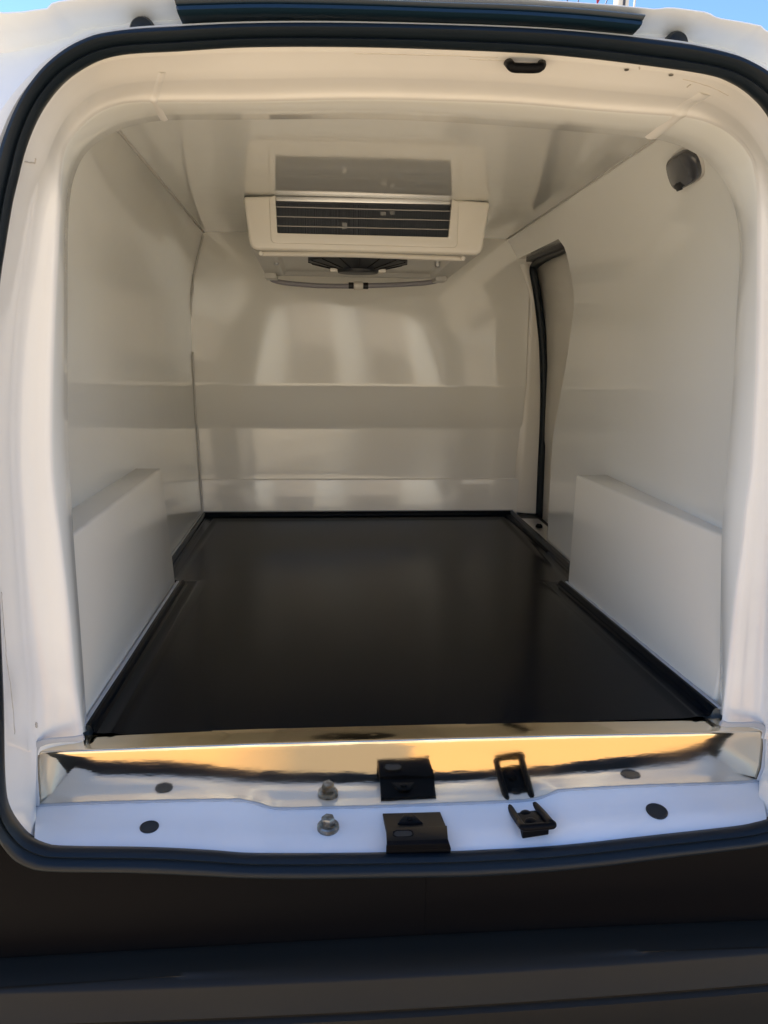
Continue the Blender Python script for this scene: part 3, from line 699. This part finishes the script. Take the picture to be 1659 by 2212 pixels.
# fan below the underside
fc = onZ((1414, 1035), zbk + .008); fc = np.array([fc[0], YU + .19, zbk + .020]); hb = fc[2] - onY((1412, 1071), fc[1] - .05)[2]
bm = bmesh.new(); lathe(bm, fc, (0, 0, -1), [(.150, -.012), (.150, hb * .10), (.145, hb * .16), (.066, hb * .66), (.062, hb * .72), (.060, hb * .97), (.057, hb), (.001, hb)], 40); fan = finish('fan', bm, M['coil'], unit)
for k in range(16):
    a = k / 16 * 2 * math.pi; d = np.array([math.cos(a), math.sin(a), 0]); bm = bmesh.new()
    tube(bm, [fc + d * .150 + np.array([0, 0, -hb * .12]), fc + d * .105 + np.array([0, 0, -hb * .43]), fc + d * .066 + np.array([0, 0, -hb * .67])], .002, 6); finish('fan_guard_rib', bm, M['blackmetal'], fan)
for dx in (-.073, .073):
    bm = bmesh.new(); box(bm, (fc[0] + dx - .011, fc[1] - .02, fc[2] - hb * .92), (fc[0] + dx + .011, fc[1] + .01, fc[2] - hb * .62)); finish('fan_clip', bm, M['gelplain'], fan, bevel=.002)
# drain hose with a joiner
YH = 1.66
hp = [(1064, 1090), (1074, 1102), (1110, 1112), (1180, 1120), (1280, 1126), (1410, 1126), (1540, 1122), (1640, 1117), (1700, 1110), (1726, 1101), (1734, 1092)]
H3 = catmull([fp(s, YH) for s in hp], 6)
bm = bmesh.new(); tube(bm, H3, .0085, 12); hose = finish('drain_hose', bm, M['hose'], unit)
jc = fp((1411, 1125), YH)
bm = bmesh.new(); lathe(bm, jc - np.array([.017, 0, 0]), (1, 0, 0), [(.010, 0), (.014, .002), (.0145, .017), (.014, .032), (.010, .034)], 18); finish('hose_joiner', bm, M['gelplain'], hose)
for dx in (-.026, .026):
    bm = bmesh.new(); lathe(bm, jc + np.array([dx - .009, 0, 0]), (1, 0, 0), [(.009, 0), (.0112, .001), (.0112, .017), (.009, .018)], 16); finish('hose_clamp', bm, M['plug'], hose)
# coil
YCO = YU + .022
ctl, ctr, cbr, cbl = fp((1080, 792), YCO), fp((1784, 806), YCO), fp((1772, 938), YCO), fp((1088, 922), YCO)
bm = bmesh.new(); prism(bm, [p + np.array([0, .03, .0]) for p in (ctl + np.array([-.01, 0, .02]), ctr + np.array([.01, 0, .02]), cbr + np.array([.01, 0, -.01]), cbl + np.array([-.01, 0, -.01]))], (0, .06, 0)); coil = finish('coil', bm, M['coil'], unit)
bm = bmesh.new(); NF = 190
for k in range(NF):
    t = (k + .5) / NF; a = ctl * (1 - t) + ctr * t; b = cbl * (1 - t) + cbr * t
    j = rng.normal(0, .00025)
    box(bm, (a[0] - .00045 + j, YCO, b[2] - .004), (a[0] + .00045 + j, YCO + .032, a[2] + .012))
fins = finish('fins', bm, M['fin'], coil, smooth=0); fins['kind'] = 'stuff'
for l, r in (((1085, 814), (1784, 832)), ((1088, 852), (1778, 868)), ((1090, 889), (1772, 904))):
    bm = bmesh.new(); P0, P1 = fp(l, YCO + .001), fp(r, YCO + .001); tube(bm, np.linspace(P0, P1, 3), .0024, 10); tb = finish('coil_tube', bm, M['tube'], coil)
for s, w_, h_ in (((1510, 842), .016, .012), ((1545, 838), .014, .012), ((1358, 890), .013, .020), ((1160, 858), .003, .008)):
    bm = bmesh.new(); p = fp(s, YCO - .001)
    for k in range(int(w_ / .0026)):
        x = p[0] - w_ / 2 + k * .0026; box(bm, (x, p[1] - .002, p[2] - h_ / 2 + rng.uniform(0, .003)), (x + .0016, p[1] + .001, p[2] + h_ / 2 - rng.uniform(0, .003)))
    finish('bent_fins', bm, M['tube'], coil, smooth=0)
bm = bmesh.new(); prism(bm, [fp((1082, 772), YU + .01), fp((1782, 786), YU + .01), fp((1782, 806), YU + .01), fp((1082, 791), YU + .01)], (0, .03, 0)); finish('top_rail', bm, M['alu'], unit, bevel=.0015)

# ------------------------------------------------------------------ interior lamp on the right wall
ls = [(2694, 585), (2722, 590), (2748, 610), (2761, 650), (2764, 684), (2752, 708), (2716, 728), (2680, 744), (2660, 736), (2644, 704), (2632, 655), (2634, 626), (2662, 602)]
W3 = np.array([on_wall(1, (s[0] + 10, s[1] - 8)) for s in ls]); ctr_ = W3.mean(0)
nn = np.cross(W3[4] - W3[0], W3[9] - W3[0]); nn /= np.linalg.norm(nn)
if nn[0] > 0: nn = -nn
lamp = thing('interior_lamp', 'smoked grey rounded interior lamp on the right wall near the top corner', 'lamp', tuple(map(float, ctr_)))
W3 = catmull(W3, 4, True)
for _ in range(8): W3 = (np.roll(W3, 1, 0) + 2 * W3 + np.roll(W3, -1, 0)) / 4
fl_ = W3 - ((W3 - ctr_) @ nn)[:, None] * nn
sc_ = lambda k, h: ctr_ + (fl_ - ctr_) * k + nn * h
V, F = grid([sc_(1.05, -.01), sc_(1.05, .003), sc_(1.02, .005)], True); F += [tuple(range(2 * len(fl_), 3 * len(fl_)))]
mesh('lamp_base', V, F, M['lampbase'], lamp, smooth=50)
V, F = grid([sc_(.985, .004), sc_(.975, .012), sc_(.93, .0145), sc_(.8, .0165), sc_(.5, .0175), sc_(.2, .018)], True); F += [tuple(range(5 * len(fl_), 6 * len(fl_)))]
mesh('lamp_lens', V, F, M['lens'], lamp, smooth=60)
q = on_wall(1, (2702, 712)); q = q + nn * (.018 - (q - ctr_) @ nn)
e1 = np.array([0, 1., 0]) - nn * nn[1]; e1 /= np.linalg.norm(e1); e2 = np.cross(nn, e1)
bm = bmesh.new(); prism(bm, [q + e1 * a + e2 * b for a, b in ((-.012, -.007), (.012, -.007), (.012, .007), (-.012, .007))], nn * .002); finish('lamp_switch', bm, M['plug'], lamp, bevel=.001)

# ------------------------------------------------------------------ mast behind the van
YM = 14.0
m0, m1 = onY((2417, 20), YM), onY((2474, 20), YM); mx, mw = (m0[0] + m1[0]) / 2, abs(m1[0] - m0[0])
mast = thing('mast', 'cream metal mast with a dark groove rising behind the van roof', 'mast', (float(mx), YM, GZ))
bm = bmesh.new(); tube(bm, [(mx, YM, GZ), (mx, YM, 14)], mw / 2, 20); pole = finish('pole', bm, M['mast'], mast)
bm = bmesh.new(); box(bm, (mx - mw * .06, YM - mw * .53, GZ), (mx + mw * .10, YM - mw * .40, 13.9)); finish('sail_track', bm, M['darkslot'], pole)
bm = bmesh.new(); box(bm, (mx - mw, YM - mw, GZ), (mx + mw, YM + mw, GZ + .03)); finish('base_plate', bm, M['alu'], mast, bevel=.005)
def wire(s0, s1, r, mt):
    a, b = onY(s0, YM - .3), onY(s1, YM - .3); d = (a - b) / np.linalg.norm(a - b)
    lo = b + d * ((GZ - b[2]) / d[2]) if d[2] else b; hi = b + d * ((13 - b[2]) / d[2])
    bm = bmesh.new(); tube(bm, [lo, hi], r, 6); finish('stay_wire', bm, M[mt], mast)
wire((2234, 0), (2233, 24), .013, 'cable'); wire((2278, 0), (2271, 27), .013, 'cable'); wire((2390, 0), (2377, 35), .013, 'cable'); wire((2500, 0), (2495, 45), .02, 'mast')
a = [onY(s, YM - .35) for s in ((2347, -40), (2366, -40), (2362, 0), (2353, 18), (2350, 12))]
bm = bmesh.new(); prism(bm, a, (0, .02, 0)); fo = finish('flag', bm, M['red'], bevel=.004)
fo['label'] = 'tip of a red flag hanging between the mast wires'; fo['category'] = 'flag'

# ------------------------------------------------------------------ street front behind the camera (seen only as reflections)
BY = -15.0
bld = thing('building', 'warm stucco street building across the paving behind the viewer', 'building', (0, BY, GZ))
bm = bmesh.new(); box(bm, (-14, BY - 6, GZ), (14, BY, GZ + 6.5)); finish('wall', bm, M['stucco'], bld)
for x, w_ in ((-3.3, .5), (-1.75, .7), (.25, .75), (2.6, 1.1), (5.2, .6)):
    bm = bmesh.new(); box(bm, (x - w_ / 2, BY - .1, GZ), (x + w_ / 2, BY + .12, GZ + 6.3)); finish('pilaster', bm, M['whitewall'], bld, bevel=.01)
for x, w_, z0, z1, mt in ((-.75, 1.0, 0, 2.4, 'darkwood'), (1.35, 1.1, 0, 2.5, 'darkwood'), (3.9, 1.2, .8, 2.4, 'glass'), (-4.8, 1.6, .8, 2.4, 'glass'), (7.2, 1.6, .8, 2.4, 'glass')):
    bm = bmesh.new(); box(bm, (x - w_ / 2, BY - .1, GZ + z0), (x + w_ / 2, BY + .03, GZ + z1)); finish('door' if z0 == 0 else 'window', bm, M[mt], bld, bevel=.01)
